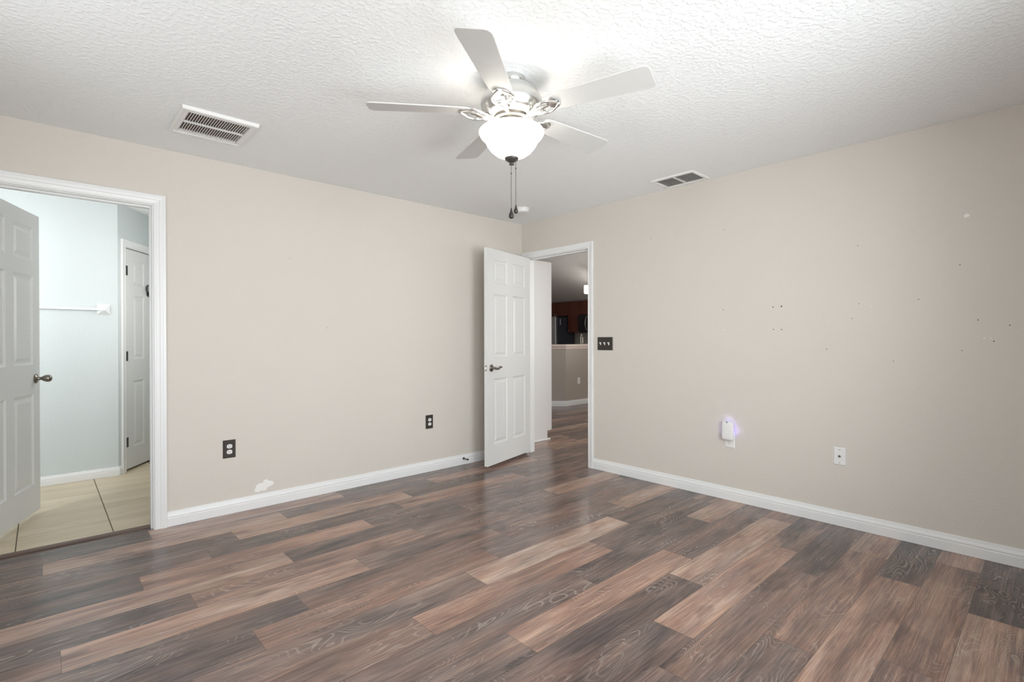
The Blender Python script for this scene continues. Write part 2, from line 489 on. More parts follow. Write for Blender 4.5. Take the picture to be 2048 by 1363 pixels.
# strip of planks inside the bathroom doorway
me = bpy.data.meshes.new('floor')
for (a, b) in ((LX0, LX1),):
    vs = [fbm.verts.new((p, q, 0)) for p, q in ((a, 0), (b, 0), (b, .062), (a, .062))]
    f = fbm.faces.new(vs)
    for lp, (uu, vv) in zip(f.loops, ((.2, .02), (1.0, .02), (1.0, .082), (.2, .082))):
        lp[fuv].uv = (uu, vv); lp[fcl] = (D[0], D[1], .37, 1)
fbm.to_mesh(me); fbm.free()
floor = bpy.data.objects.new('floor', me)
COL.objects.link(floor)
me.materials.append(M['floor'])
tag(floor, 'brown and grey wood plank floor running into the hall', 'floor', kind='structure')

# ---------------------------------------------------------------- trim: casings, baseboards, threshold
CAS = [(0, 0), (0, .010), (.004, .0125), (.010, .0125), (.013, .010), (.030, .0125), (.034, .0155), (.046, .017), (.052, .019), (.064, .019), (.066, .016), (.066, 0)]
def casing(mb, mtx, x0, x1, zt, wd=.066):
    """U-shaped casing on the plane y=0 of mtx (depth towards -y), opening x0..x1, top zt."""
    k = wd/.066
    mb.sweep([(o*k, d) for o, d in CAS], lambda o, d: [(x0-o, -d, 0), (x0-o, -d, zt+o), (x1+o, -d, zt+o), (x1+o, -d, 0)], mtx)
def jamb(mb, mtx, x0, x1, zt, depth, stop_y):
    """three jamb boards of thickness .018 around the opening plus a door stop."""
    mb.box((x0-.018, 0, 0), (x0, depth, zt+.018), mtx).box((x1, 0, 0), (x1+.018, depth, zt+.018), mtx).box((x0, 0, zt), (x1, depth, zt+.018), mtx)
    s0, s1 = stop_y
    mb.box((x0, s0, 0), (x0+.009, s1, zt-.011), mtx).box((x1-.009, s0, 0), (x1, s1, zt-.011), mtx).box((x0, s0, zt-.011), (x1, s1, zt), mtx)
I = Matrix()
mb = MB(); casing(mb, I, LX0-.006, LX1+.006, LH+.005); jamb(mb, I, LX0, LX1, LH, T, (.03, .066))
casing(mb, basis((0, T, 0), (-1, 0, 0), (0, -1, 0), (0, 0, 1)), -LX1-.006, -LX0+.006, LH+.005)
structure(mb, 'trim_1', M['trim'], 'white moulded casing around the bathroom doorway', 'door frame')
# right doorway: local x runs along -y, depth goes towards -x of the room
RM = basis((0, 0, 0), (0, -1, 0), (1, 0, 0), (0, 0, 1))
mb = MB(); casing(mb, RM, -RY1-.006, -RY0+.006, RH+.005, .0575); jamb(mb, RM, -RY1, -RY0, RH, T, (.042, .078))
structure(mb, 'trim_2', M['trim'], 'white casing around the doorway to the hall', 'door frame')

BASE = [(0, 0), (.014, 0), (.014, .052), (.012, .056), (.012, .060), (.0135, .064), (.0115, .072), (.0085, .080), (.007, .088), (.006, .094), (.003, .096), (0, .096)]
def baseboard(name, p, q, label, ends=(0, 0), m='trim', hs=1.0):
    """runs from p to q along a wall; the room lies to the left of p->q."""
    p, q = Vector((*p, 0)), Vector((*q, 0))
    ex = (q-p).normalized(); Ln = (q-p).length
    mtx = basis(p, ex, (-ex.y, ex.x, 0), (0, 0, 1))
    mb = MB()
    mb.sweep(BASE, lambda d, z: [(ends[0]*d, d, z*hs+.001), (Ln+ends[1]*d, d, z*hs+.001)], mtx)
    return structure(mb, name, M[m], label, 'baseboard')
baseboard('baseboard_left', (0, 0), (LX1+.0725, 0), 'white baseboard along the left bedroom wall')
baseboard('baseboard_right', (0, RY), (0, RY0-.0645), 'white baseboard under the wall with the nail holes')
baseboard('baseboard_back', (RX, RY), (0, RY), 'white baseboard under the window behind the camera')
baseboard('baseboard_side', (RX, 0), (RX, RY), 'white baseboard under the window beside the camera')
mb = MB()
mb.prism([(.056, 0), (.056, .006), (.064, .010), (.096, .010), (.108, .004), (.108, 0)], 0, LX1-LX0-.001,
         basis((LX0+.0005, 0, .001), (0, 1, 0), (0, 0, 1), (1, 0, 0)))
structure(mb, 'trim_4', M['threshold'], 'brown threshold strip between planks and bathroom tile', 'threshold')

# ---------------------------------------------------------------- panel doors
def panel_slab(wd, ht, th, stile=.105, mull=.10, flip=False):
    """six-panel door slab, x 0..wd from the hinge, y 0..th, z 0..ht, panels moulded on both faces."""
    pw = (wd-2*stile-mull)/2
    xs = [0, stile, stile+pw, stile+pw+mull, wd-stile, wd]
    zs = [0, .19*ht/2.032, .81*ht/2.032, 1.01*ht/2.032, 1.61*ht/2.032, 1.71*ht/2.032, 1.935*ht/2.032, ht]
    bm = bmesh.new()
    def quad(a, b, c, d): bm.faces.new([bm.verts.new(p) for p in (a, b, c, d)])
    rings = [(0, 0), (.004, .003), (.012, .007), (.018, .008), (.024, .008), (.044, .0025), (.047, .002)]
    for y, s in ((0, 1), (th, -1)):
        for i in range(5):
            for j in range(7):
                x0, x1, z0, z1 = xs[i], xs[i+1], zs[j], zs[j+1]
                if i in (1, 3) and j in (1, 3, 5):
                    prev = None
                    for o, d in rings:
                        cur = [(x0+o, y+s*d, z0+o), (x1-o, y+s*d, z0+o), (x1-o, y+s*d, z1-o), (x0+o, y+s*d, z1-o)]
                        if prev:
                            for k in range(4): quad(prev[k], prev[(k+1) % 4], cur[(k+1) % 4], cur[k])
                        prev = cur
                    quad(*prev)
                else:
                    quad((x0, y, z0), (x1, y, z0), (x1, y, z1), (x0, y, z1))
    for j in range(7):
        for x in (0, wd): quad((x, 0, zs[j]), (x, th, zs[j]), (x, th, zs[j+1]), (x, 0, zs[j+1]))
    for i in range(5):
        for z in (0, ht): quad((xs[i], 0, z), (xs[i+1], 0, z), (xs[i+1], th, z), (xs[i], th, z))
    bmesh.ops.remove_doubles(bm, verts=bm.verts[:], dist=1e-5)
    mb = MB(); mb.bm.free(); mb.bm = bm
    return mb

def hinge(parent, x, y, z, m='nickel_dark', wd=.03):
    mb = MB()
    mb.lathe([(0, 0), (.0055, 0), (.0055, .089), (0, .089)], 10, Matrix.Translation((x, y, z)))
    mb.box((x, y+.004, z), (x+wd, y+.0075, z+.089))
    mb.lathe([(0, 0), (.004, .002), (.0045, .006), (0, .008)], 8, Matrix.Translation((x, y, z+.089)))
    return mb.build('hinge', M[m], parent, smooth=True)

# open bedroom door, swung in against the left wall
ang = math.atan2(-.209, -.773)
dirx = Vector((math.cos(ang), math.sin(ang), 0))
d1 = panel_slab(.79, 2.032, .035).build('door_1', M['door'])
dm = basis((-.012, -.094, .029), dirx, (-dirx.y, dirx.x, 0), (0, 0, 1))   # local +y points to the camera side
d1.matrix_world = dm
tag(d1, 'open white six-panel door with a lever handle in front of the left wall', 'door', kind='structure')
def rosette(mb, mtx): mb.lathe([(0, 0), (.034, 0), (.034, .004), (.030, .008), (.024, .010), (.020, .014), (.013, .018), (.011, .030), (.0115, .044), (0, .046)], 28, mtx)
def lever(side):
    """lever handle on the face y=.035 (side=1) or y=0 (side=-1)."""
    s = side; y0 = .035 if s > 0 else 0
    mb = MB()
    rosette(mb, basis((.725, y0, .912), (1, 0, 0), (0, 0, -s), (0, s, 0)))
    pts, rad = [], []
    for k in range(17):
        t = k/16
        pts.append((.725-.112*t+.006, y0+s*(.046+.006*math.sin(t*PI)), .912-.008*math.sin(t*PI*1.15)+.026*max(0, t-.35)*math.sin((t-.35)/.65*PI)*1.1))
        rad.append(.0125-.0065*t+(.002 if t > .8 else 0))
    mb.tube(pts, rad, 10)
    mb.lathe([(0, 0), (.009, .002), (.012, .010), (.009, .018), (0, .020)], 12, basis((.735, y0+s*.048, .912), (0, 1, 0), (0, 0, 1), (-1, 0, 0)))
    return mb.build('door_handle', M['nickel_dark'], d1, smooth=True)
lever(1); lever(-1)
lp = MB().box((.79, .006, .885), (.7915, .029, .941)).build('latch_plate', M['nickel'], d1, bevel=.001)
MB().prism([(.010, 0), (.025, 0), (.025, .006), (.010, .012)], .902, .924, basis((.7915, 0, 0), (0, 1, 0), (1, 0, 0), (0, 0, 1))).build('latch_bolt', M['plastic'], lp)
for z in (.18, .97, 1.77): hinge(d1, -.002, -.009, z, 'trim')

# bathroom door, opened into the bathroom
h, e = Vector((-4.070, .122, .036)), Vector((-3.80, .905, .036))
ex = (e-h).normalized()
d2 = panel_slab(.829, 2.032, .035, .094, .10).build('door_2', M['door'])
d2.matrix_world = basis(h, ex, (-ex.y, ex.x, 0), (0, 0, 1)) @ Matrix.Translation((0, 0, 0))
tag(d2, 'white six-panel bathroom door with an egg-shaped knob, cut by the left edge', 'door', kind='structure')
def knob(s, par, x, z, y0):
    mb = MB()
    mb.lathe([(0, 0), (.033, 0), (.033, .005), (.029, .009), (.017, .012), (.012, .018), (.0105, .028), (.012, .036), (.019, .044), (.0235, .055), (.025, .066), (.023, .077), (.016, .085), (0, .089)],
             28, basis((x, y0, z), (1, 0, 0), (0, 0, -s), (0, s, 0)))
    return mb.build('door_knob', M['nickel_dark'], par, smooth=True)
knob(-1, d2, .765, .912, 0); knob(1, d2, .765, .912, .035)
MB().box((.829, .006, .885), (.8305, .029, .941)).build('latch_plate', M['nickel'], d2, bevel=.001)
for z in (.18, .97, 1.77): hinge(d2, 0, .041, z)

# ---------------------------------------------------------------- bathroom beyond the left doorway
TH = math.radians(56)
BO = Vector((-3.287, 1.80, 0))
bd = Vector((math.cos(TH), math.sin(TH), 0)); bn = Vector((math.sin(TH), -math.cos(TH), 0))   # along / out of the slanted wall
DIAG = basis(BO, bd, -bn, (0, 0, 1))      # local x along, local -y into the room
structure(MB().box((-4.7, 1.80, 0), (-3.287, 1.92, H)), 'wall_bathroom', M['wall_bath'], 'pale grey bathroom wall behind the white towel bar', 'wall')
CD0, CD1, CDH = .106, .106+.72, 2.062
mb = MB().box((.0, 0, 0), (CD0-.02, .10, H), DIAG).box((CD1+.02, 0, 0), (1.35, .10, H), DIAG).box((CD0-.02, 0, CDH+.02), (CD1+.02, .10, H), DIAG)
structure(mb, 'wall_bathroom_slanted', M['wall_bath'], 'grey-green slanted bathroom wall around the narrow closet door', 'wall')
mb = MB().box((-4.7, T, 0), (-4.6, 1.80, H))
structure(mb, 'wall_bathroom_side', M['wall_bath'], 'pale bathroom wall hidden behind the open bathroom door', 'wall')
structure(MB().box((-4.7, 3.0, 0), (-2.35, 3.1, H)).box((-4.7, 1.92, 0), (-4.6, 3.0, H)), 'wall_closet', M['wall_bath'], 'wall of the closet behind the narrow bathroom door', 'wall')
structure(MB().box((-2.45, T, 0), (-2.35, 2.99, H)), 'wall_bathroom_end', M['wall_bath'], 'pale bathroom wall behind the bedroom wall', 'wall')
structure(MB().box((-4.7, T, H), (-2.35, 3.1, H+.06)), 'ceiling_bathroom', M['ceiling'], 'white bathroom ceiling seen over the closet door', 'ceiling')
# tiles, each laid with a joint, on one mesh with a grout bed
tb = bmesh.new()
mbt = MB()
px, py = .445, .87
for i in range(-3, 4):
    for j in range(-2, 5):
        x0 = -3.46+px*i; y0 = .42+py*j+(.43 if i % 2 == 0 else 0)-(.87 if i % 2 == 0 else 0)
        a, b, c, d = max(-4.6, x0+.003), min(-2.45, x0+px-.003), max(.10, y0+.004), min(3.0, y0+py-.004)
        if b > a and d > c: mbt.box((a, c, -.01), (b, d, 0))
fb = structure(mbt, 'floor_bathroom', M['tile'], 'beige stone tile floor of the bathroom', 'floor', bevel=.001)
MB().box((-4.6, .10, -.02), (-2.45, 3.0, -.002)).build('grout', M['grout'], fb)
baseboard('baseboard_bathroom', (-3.287, 1.80), (-4.6, 1.80), 'white baseboard below the towel bar', ends=(-.8, 0), hs=.82)
mb = MB(); casing(mb, DIAG, CD0-.006, CD1+.006, CDH+.005, .062); jamb(mb, DIAG, CD0, CD1, CDH, .10, (.045, .08))
structure(mb, 'trim_3', M['trim'], 'white casing around the narrow bathroom closet door', 'door frame')
mb = MB(); mb.sweep(BASE, lambda dd, z: [(-dd*.9, -dd, z*.82+.001), (CD0-.068, -dd, z*.82+.001)], DIAG)
structure(mb, 'baseboard_slanted', M['trim'], 'short white baseboard piece at the corner beside the closet door', 'baseboard')
d3 = panel_slab(.714, 2.035, .035, .130, .09).build('door_3', M['door'])
d3.matrix_world = basis(BO + bd*(CD0+.003) - bn*.004 + Vector((0, 0, .018)), bd, -bn, (0, 0, 1))
tag(d3, 'closed white six-panel closet door inside the bathroom', 'door', kind='structure')
for z in (.205, 1.0, 1.79):
    mb = MB()
    mb.lathe([(0, 0), (.008, 0), (.008, .089), (0, .089)], 10, Matrix.Translation((-.002, -.006, z)))
    mb.box((-.002, -.0025, z), (.046, .001, z+.089))
    mb.build('hinge', M['pewter'], d3, smooth=True)
mb = MB()     # dark round hook on the closet door
ring = [((.372+.042*math.cos(a)), -.016, 1.695+.036*math.sin(a)) for a in [2*PI*k/20 for k in range(21)]]
mb.tube(ring, .0055, 8)
mb.prism([(.372+(.026 if k % 2 else .012)*math.cos(PI/2+k*PI/5), 1.642+(.026 if k % 2 else .012)*math.sin(PI/2+k*PI/5)) for k in range(10)], .008, .018,
         basis((0, 0, 0), (1, 0, 0), (0, 0, 1), (0, -1, 0)))
mb.box((.364, -.014, 1.63), (.380, 0, 1.67))
mb.build('coat_hook', M['black'], d3)
hk = MB().lathe([(0, 0), (.022, 0), (.022, .004), (0, .004)], 20, basis((.372, -.006, 1.695), (1, 0, 0), (0, 0, 1), (0, -1, 0))).build('hook_plate', M['steel'], d3)

# towel bar
tbx = thing('towel_bar', (-3.36, 1.80, 1.48), 0, 'white ceramic towel bar on the bathroom wall', 'towel bar')
def pyramid(x):
    mb = MB()
    r0, r1, r2, r3 = .045, .042, .018, .014
    pts = [(.047, 0), (.047, .004), (.012, .056), (.008, .060), (0, .061)]
    mb.lathe(pts, 4, basis((x, 0, 0), (.7071*1.38, 0, .7071*1.38), (-.7071*1.38, 0, .7071*1.38), (0, -1, 0)))
    return mb.build('bar_post', M['ceramic'], tbx, bevel=.002)
pyramid(-.028); pyramid(-.64)
MB().box((-.63, -.048, -.009), (-.03, -.030, .009)).build('bar', M['ceramic'], tbx, bevel=.003)

# ---------------------------------------------------------------- hall and kitchen beyond the right doorway
tc_ = thing('tall_cabinet', (.12, .265, 0), 0, 'tall white cabinet in the hall beyond the open bedroom door', 'cabinet')
mb = MB()
mb.box((0, 0, .11), (.62, .018, 2.14)).box((0, 0, 0.001), (.56, .018, .11))       # near side panel with toe-kick notch
mb.box((0, .50, .11), (.62, .518, 2.14)).box((0, .50, 0.001), (.56, .518, .11))
mb.box((0, .018, 2.122), (.62, .50, 2.14)).box((0, .018, .11), (.62, .50, .128)).box((0, .018, .128), (.012, .50, 2.122))
mb.box((.545, .018, .001), (.56, .50, .11))
mb.build('body', M['cabinet_white'], tc_)
MB().box((.622, .003, .115), (.640, .257, 2.137)).build('door', M['cabinet_white'], tc_, bevel=.002)
MB().box((.622, .261, .115), (.640, .515, 2.137)).build('door', M['cabinet_white'], tc_, bevel=.002)
mb = MB().prism([(0, 0), (.014, 0), (.014, .006), (.008, .014), (0, .018)], 0, .60, basis((0, -.0005, .001), (0, -1, 0), (0, 0, 1), (1, 0, 0)))
mb.build('shoe_moulding', M['trim'], tc_)

# walls around the hall / kitchen
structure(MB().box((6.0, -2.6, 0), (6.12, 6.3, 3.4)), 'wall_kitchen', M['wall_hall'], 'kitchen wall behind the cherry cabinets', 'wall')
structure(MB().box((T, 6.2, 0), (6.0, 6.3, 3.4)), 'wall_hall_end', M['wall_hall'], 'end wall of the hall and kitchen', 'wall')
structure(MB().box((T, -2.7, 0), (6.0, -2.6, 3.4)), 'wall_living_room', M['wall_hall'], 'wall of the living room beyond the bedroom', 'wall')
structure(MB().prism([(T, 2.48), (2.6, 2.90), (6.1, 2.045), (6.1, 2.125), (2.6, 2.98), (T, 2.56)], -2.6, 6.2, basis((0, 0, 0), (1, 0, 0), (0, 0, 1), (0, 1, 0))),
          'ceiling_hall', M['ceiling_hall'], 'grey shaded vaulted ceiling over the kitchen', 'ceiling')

# breakfast bar: half wall with a slanted corner
bar = [(2.55, 2.70), (3.134, 2.116), (5.2, 2.116), (5.2, 2.236), (3.184, 2.236), (2.635, 2.785)]
structure(MB().prism(bar, 0, 1.029), 'wall_bar', M['wall_hall'], 'taupe half wall under the breakfast bar', 'wall')
mb = MB(); mb.sweep(BASE, lambda dd, z: [(2.55-dd*.7, 2.70-dd*.7, z+.001), (3.134-dd*.414, 2.116-dd, z+.001), (5.2, 2.116-dd, z+.001)])
structure(mb, 'baseboard_bar', M['trim'], 'white baseboard at the foot of the taupe half wall', 'baseboard')
ct = thing('bar_countertop', (3.134, 2.116, 1.03), 0, 'pinkish beige countertop on the taupe half wall', 'countertop')
mb = MB(); mb.prism([(-.64, .50), (-.07, -.07), (2.07, -.07), (2.07, .22), (.07, .22), (-.45, .74)], .050, .085)
mb.build('top', M['counter'], ct, bevel=.004)
mb = MB(); mb.prism([(-.60, .57), (-.012, -.018), (2.06, -.018), (2.06, .10), (.03, .10), (-.52, .65)], .001, .050)
mb.build('apron', M['counter'], ct)

def duplex(mb_white, mb_slot, zc, y=-.0065):
    pts = []
    for k in range(24):
        a = 2*PI*k/24
        pts.append((max(-.0168, min(.0168, .0175*math.cos(a)*1.12)), .0148*math.sin(a)))
    mb_white.prism(pts, 0, .0022, basis((0, y, zc), (1, 0, 0), (0, 0, 1), (0, -1, 0)))
    for sx, hh in ((-.0062, .0085), (.0062, .0070)):
        mb_slot.box((sx-.0012, y-.0026, zc+.004-hh/2), (sx+.0012, y-.0020, zc+.004+hh/2))
    mb_slot.lathe([(0, 0), (.0024, 0), (.0024, .0006), (0, .0006)], 10, basis((0, y-.0020, zc-.0075), (1, 0, 0), (0, 0, 1), (0, -1, 0)))

def outlet(loc, rz, wd, ht, plate, label, group=None, only_low=False):
    """duplex wall outlet; local -y faces the room."""
    o = thing('electrical_outlet', loc, rz, label, 'outlet', group)
    mb = MB()
    k = .006
    mb._add([(-wd/2, 0, -ht/2), (wd/2, 0, -ht/2), (wd/2, 0, ht/2), (-wd/2, 0, ht/2), (-wd/2+k, -.0065, -ht/2+k), (wd/2-k, -.0065, -ht/2+k), (wd/2-k, -.0065, ht/2-k), (-wd/2+k, -.0065, ht/2-k)],
            [(0, 1, 5, 4), (1, 2, 6, 5), (2, 3, 7, 6), (3, 0, 4, 7), (4, 5, 6, 7), (0, 3, 2, 1)])
    mb.build('cover_plate', M[plate], o)
    for zc in (.0195, -.0195):
        a, b = MB(), MB()
        duplex(a, b, zc)
        r = a.build('receptacle', M['plastic'], o)
        b.build('socket_slot', M['slot'], r)
    MB().lathe([(0, 0), (.003, 0), (.0024, .0012), (0, .0014)], 10, basis((0, -.0065, 0), (1, 0, 0), (0, 0, 1), (0, -1, 0))).build('screw', M[plate], o)
    return o
outlet((-2.833, 0, .451), 0, .080, .125, 'bronze', 'dark bronze outlet plate with white sockets above the spackle patch')
outlet((-1.182, 0, .455), 0, .080, .125, 'bronze', 'dark bronze outlet plate with white sockets near the open door')
outlet((0, -2.249, .452), -PI/2, .076, .120, 'plastic', 'white outlet under the glowing night light')
outlet((3.50, 2.116, .44), 0, .072, .116, 'plastic', 'small white outlet on the taupe half wall')

# light switch plate
sw = thing('light_switch', (0, -1.100, 1.168), -PI/2, 'dark bronze plate with three white toggle switches by the hall doorway', 'light switch')
mb = MB(); k = .006; wd, ht = .172, .120
mb._add([(-wd/2, 0, -ht/2), (wd/2, 0, -ht/2), (wd/2, 0, ht/2), (-wd/2, 0, ht/2), (-wd/2+k, -.007, -ht/2+k), (wd/2-k, -.007, -ht/2+k), (wd/2-k, -.007, ht/2-k), (-wd/2+k, -.007, ht/2-k)],
        [(0, 1, 5, 4), (1, 2, 6, 5), (2, 3, 7, 6), (3, 0, 4, 7), (4, 5, 6, 7), (0, 3, 2, 1)])
mb.build('cover_plate', M['bronze'], sw)
for x in (-.046, 0, .046):
    mb = MB()
    mb.box((x-.0055, -.0085, -.0125), (x+.0055, -.006, .0125))
    mb.prism([(.007, -.004), (.007, .006), (.022, .013), (.024, .006)], x-.0045, x+.0045, basis((0, 0, 0), (0, -1, 0), (0, 0, 1), (1, 0, 0)))
    mb.build('toggle', M['plastic'], sw)
    for z in (-.03, .03):
        MB().lathe([(0, 0), (.0028, 0), (.002, .0012), (0, .0014)], 8, basis((x, -.007, z), (1, 0, 0), (0, 0, 1), (0, -1, 0))).build('screw', M['bronze'], sw)

# coax plate
cx = thing('cable_outlet', (0, -2.965, .449), -PI/2, 'white cable jack plate on the right wall', 'cable outlet')
mb = MB(); wd, ht = .070, .115; k = .005
mb._add([(-wd/2, 0, -ht/2), (wd/2, 0, -ht/2), (wd/2, 0, ht/2), (-wd/2, 0, ht/2), (-wd/2+k, -.006, -ht/2+k), (wd/2-k, -.006, -ht/2+k), (wd/2-k, -.006, ht/2-k), (-wd/2+k, -.006, ht/2-k)],
        [(0, 1, 5, 4), (1, 2, 6, 5), (2, 3, 7, 6), (3, 0, 4, 7), (4, 5, 6, 7), (0, 3, 2, 1)])
mb.build('cover_plate', M['plastic'], cx)
MB().lathe([(.0075, 0), (.0075, .004), (.0048, .004), (.0048, .012), (.003, .012), (.003, .004)], 12, basis((0, -.006, 0), (1, 0, 0), (0, 0, 1), (0, -1, 0))).build('cable_jack', M['nickel_dark'], cx)
for z in (-.042, .042):
    MB().lathe([(0, 0), (.0032, 0), (.0024, .0012), (0, .0014)], 10, basis((0, -.006, z), (1, 0, 0), (0, 0, 1), (0, -1, 0))).build('screw', M['plastic_grey'], cx)

# night light plugged into the upper socket
nl = thing('night_light', (0, -2.247, .523), -PI/2, 'white plug-in night light glowing violet on the right wall', 'night light')
def rrect(wd, ht, r, top=None, n=6):
    pts = []
    for cxx, czz, a0, rr in ((wd/2-r, ht/2-(top or r), 0, top or r), (-wd/2+r, ht/2-(top or r), PI/2, top or r), (-wd/2+r, -ht/2+r, PI, r), (wd/2-r, -ht/2+r, 1.5*PI, r)):
        for k in range(n+1):
            a = a0+PI/2*k/n
            pts.append((cxx+r*math.cos(a), czz+rr*math.sin(a)))
    return pts
FR = basis((0, 0, 0), (1, 0, 0), (0, 0, 1), (0, -1, 0))
mb = MB()
loops = []
for dep, ins in ((.022, .002), (.026, 0), (.040, 0), (.046, .004), (.050, .012), (.052, .024)):
    loops.append([(x, z, dep) for x, z in rrect(.088-2*ins, .140-2*ins, max(.004, .020-ins*.6), max(.006, .026-ins*.6))])
n_ = len(loops[0]); vs = [p for lp_ in loops for p in lp_]; fs = []
for i in range(len(loops)-1):
    for k in range(n_): fs.append((i*n_+k, i*n_+(k+1) % n_, (i+1)*n_+(k+1) % n_, (i+1)*n_+k))
fs += [tuple(range(n_))[::-1], tuple(range((len(loops)-1)*n_, len(loops)*n_))]
mb._add(vs, fs, FR)
mb.build('cover', M['plastic'], nl, smooth=True)
mb = MB(); mb.prism(rrect(.060, .100, .012), .010, .022, FR); mb.build('base', M['plastic_grey'], nl)
mb = MB()
for sx in (-1, 1): mb.box((sx*.030, -.020, -.035), (sx*.036, -.012, .045))
mb.box((-.030, -.020, .050), (.030, -.012, .056))
mb.build('light_strip', M['led'], nl)
MB().prism([(-.006, .0), (.006, .0), (.004, -.009), (-.004, -.009)], .034, .0505, basis((0, 0, .0695), (1, 0, 0), (0, 0, 1), (0, -1, 0))).build('light_sensor', M['plastic_grey'], nl)
MB().box((-.012, -.012, -.052), (.012, -.0085, -.030)).build('plug', M['plastic_grey'], nl)
for sx in (-1, 1):
    light('night_light_glow', 'POINT', (-.026, -2.247-sx*.056, .53), .009, (.52, .48, 1.0), radius=.012)
light('night_light_glow', 'POINT', (-.026, -2.247, .612), .009, (.52, .48, 1.0), radius=.012)

# door stop on the left baseboard
ds = thing('door_stop', (-.80, -.0145, .060), 0, 'small dark door stop on the left baseboard', 'door stop')
MB().lathe([(0, 0), (.012, 0), (.012, .004), (.007, .010), (.0045, .016), (.0045, .060), (0, .060)], 14, FR).build('rod', M['pewter'], ds, smooth=True)
MB().lathe([(0, .058), (.008, .058), (.0085, .070), (.006, .074), (0, .075)], 14, FR).build('bumper', M['black'], ds, smooth=True)

# nail holes, specks and spackle on the walls
def on_right(y, z, r, m, nm, k=10):
    rr = random.Random(int(y*1e4+z*1e3))
    pts = [(r*(1+.35*rr.uniform(-1, 1))*math.cos(2*PI*i/k), r*(1+.35*rr.uniform(-1, 1))*math.sin(2*PI*i/k)) for i in range(k)]
    return MB().prism(pts, -.001, .0006, basis((0, y, z), (0, 1, 0), (0, 0, 1), (-1, 0, 0))).build(nm, M[m], wall_right)
for y, z, r, wh in ((-2.2, 1.43, 3, 0), (-2.556, 1.433, 3, 0), (-2.612, 1.436, 4.5, 0), (-2.559, 1.275, 3, 0), (-2.613, 1.274, 3, 0), (-2.203, 1.278, 3, 1),
                    (-3.063, 1.798, 2, 0), (-3.068, 1.43, 2, 0), (-3.03, 1.338, 2, 0), (-2.889, 1.141, 2.3, 0), (-3.368, 1.44, 2, 0), (-3.626, 1.311, 2.5, 0),
                    (-3.751, 1.279, 2.5, 0), (-3.69, 1.194, 2.5, 0), (-3.56, 1.141, 2, 0), (-3.651, 1.211, 3, 1), (-3.677, 1.211, 2.5, 1), (-3.577, 1.894, 9, 1),
                    (-3.133, 1.411, 2.5, 1), (-2.206, 2.034, 2, 0), (-1.58, 2.061, 2.5, 0), (-3.551, 1.623, 2.2, 0), (-3.247, 1.072, 2, 0)):
    on_right(y, z, r*.00125, 'spackle' if wh else 'hole', 'spackle_spot' if wh else 'nail_hole')
rr = random.Random(5)
for x, z, r in ((-2.132, 1.304, 2.4), (-2.421, 1.819, 1.8), (-.781, .944, 2.2)):
    MB().prism([(r*.001*math.cos(2*PI*i/9), r*.001*1.3*math.sin(2*PI*i/9)) for i in range(9)], -.001, .0006, basis((x, 0, z), (1, 0, 0), (0, 0, 1), (0, -1, 0))).build('nail_hole', M['hole'], wall_left)
pts = []
for i in range(40):      # spackle patch: two ragged lobes
    a = 2*PI*i/40
    rad = .043 + .010*math.sin(2*a+.6) + .006*math.sin(5*a+1) + .004*rr.uniform(-1, 1)
    pts.append((rad*1.18*math.cos(a)-(.008 if a > PI else 0), rad*.92*math.sin(a)))
MB().prism(pts, -.001, .0012, basis((-2.607, 0, .150), (1, 0, 0), (0, 0, 1), (0, -1, 0))).build('spackle_patch', M['spackle'], wall_left)

# ---------------------------------------------------------------- kitchen things
fr = thing('refrigerator', (5.26, 4.29, 0), 0, 'refrigerator with dark side under the cherry wall cabinets', 'refrigerator')
MB().box((.07, 0, .02), (.70, .80, 1.75)).build('body', M['fridge_side'], fr, bevel=.008)
for a, b in ((.003, .398), (.402, .797)):
    dd = MB().box((0, a, .08), (.064, b, 1.745)).build('door', M['steel'], fr, bevel=.012)
    yy = b-.04 if a < .1 else a+.04
    MB().tube([(-.002, yy, .75), (-.045, yy, .78), (-.05, yy, 1.1), (-.045, yy, 1.42), (-.002, yy, 1.45)], .011, 8).build('door_handle', M['steel'], dd, smooth=True)
MB().box((.02, .05, 1.745), (.09, .10, 1.765)).build('hinge_cover', M['plastic_grey'], fr)
MB().box((.16, -.0015, 1.56), (.175, 0, 1.70)).build('energy_tag', M['plastic'], fr)

def wall_cabinet(loc, wd, dp, ht, doors, label, knobs='low'):
    """front faces -x; loc = front near corner."""
    o = thing('wall_cabinet', loc, 0, label, 'cabinet')
    MB().box((.021, 0, 0), (dp, wd, ht)).build('body', M['cherry'], o)
    dw = wd/doors
    for i in range(doors):
        mb = MB()
        y0, y1 = i*dw+.003, (i+1)*dw-.003
        mb.box((.004, y0, .003), (.020, y1, ht-.003))
        for a, b in (((0, y0, .003), (.004, y0+.05, ht-.003)), ((0, y1-.05, .003), (.004, y1, ht-.003)), ((0, y0+.05, .003), (.004, y1-.05, .055)), ((0, y0+.05, ht-.055), (.004, y1-.05, ht-.003))):
            mb.box(a, b)
        mb.box((.0005, y0+.07, .075), (.004, y1-.07, ht-.075))
        d = mb.build('door', M['cherry'], o, bevel=.001)
        if doors == 1: ky = y1-.03
        else: ky = y1-.03 if i == 0 else y0+.03
        MB().lathe([(0, 0), (.006, 0), (.006, .012), (.016, .018), (.016, .024), (0, .028)], 12, basis((0, ky, .05), (0, 0, 1), (0, 1, 0), (-1, 0, 0))).build('door_knob', M['nickel'], d, smooth=True)
    return o
wall_cabinet((5.67, 4.262, 1.78), .76, .329, .345, 2, 'dark cherry two-door cabinet above the refrigerator')
wall_cabinet((5.67, 3.880, 1.37), .378, .329, .755, 1, 'tall dark cherry wall cabinet between refrigerator and microwave')
wall_cabinet((5.67, 3.115, 1.795), .76, .329, .33, 2, 'dark cherry cabinet above the black microwave')
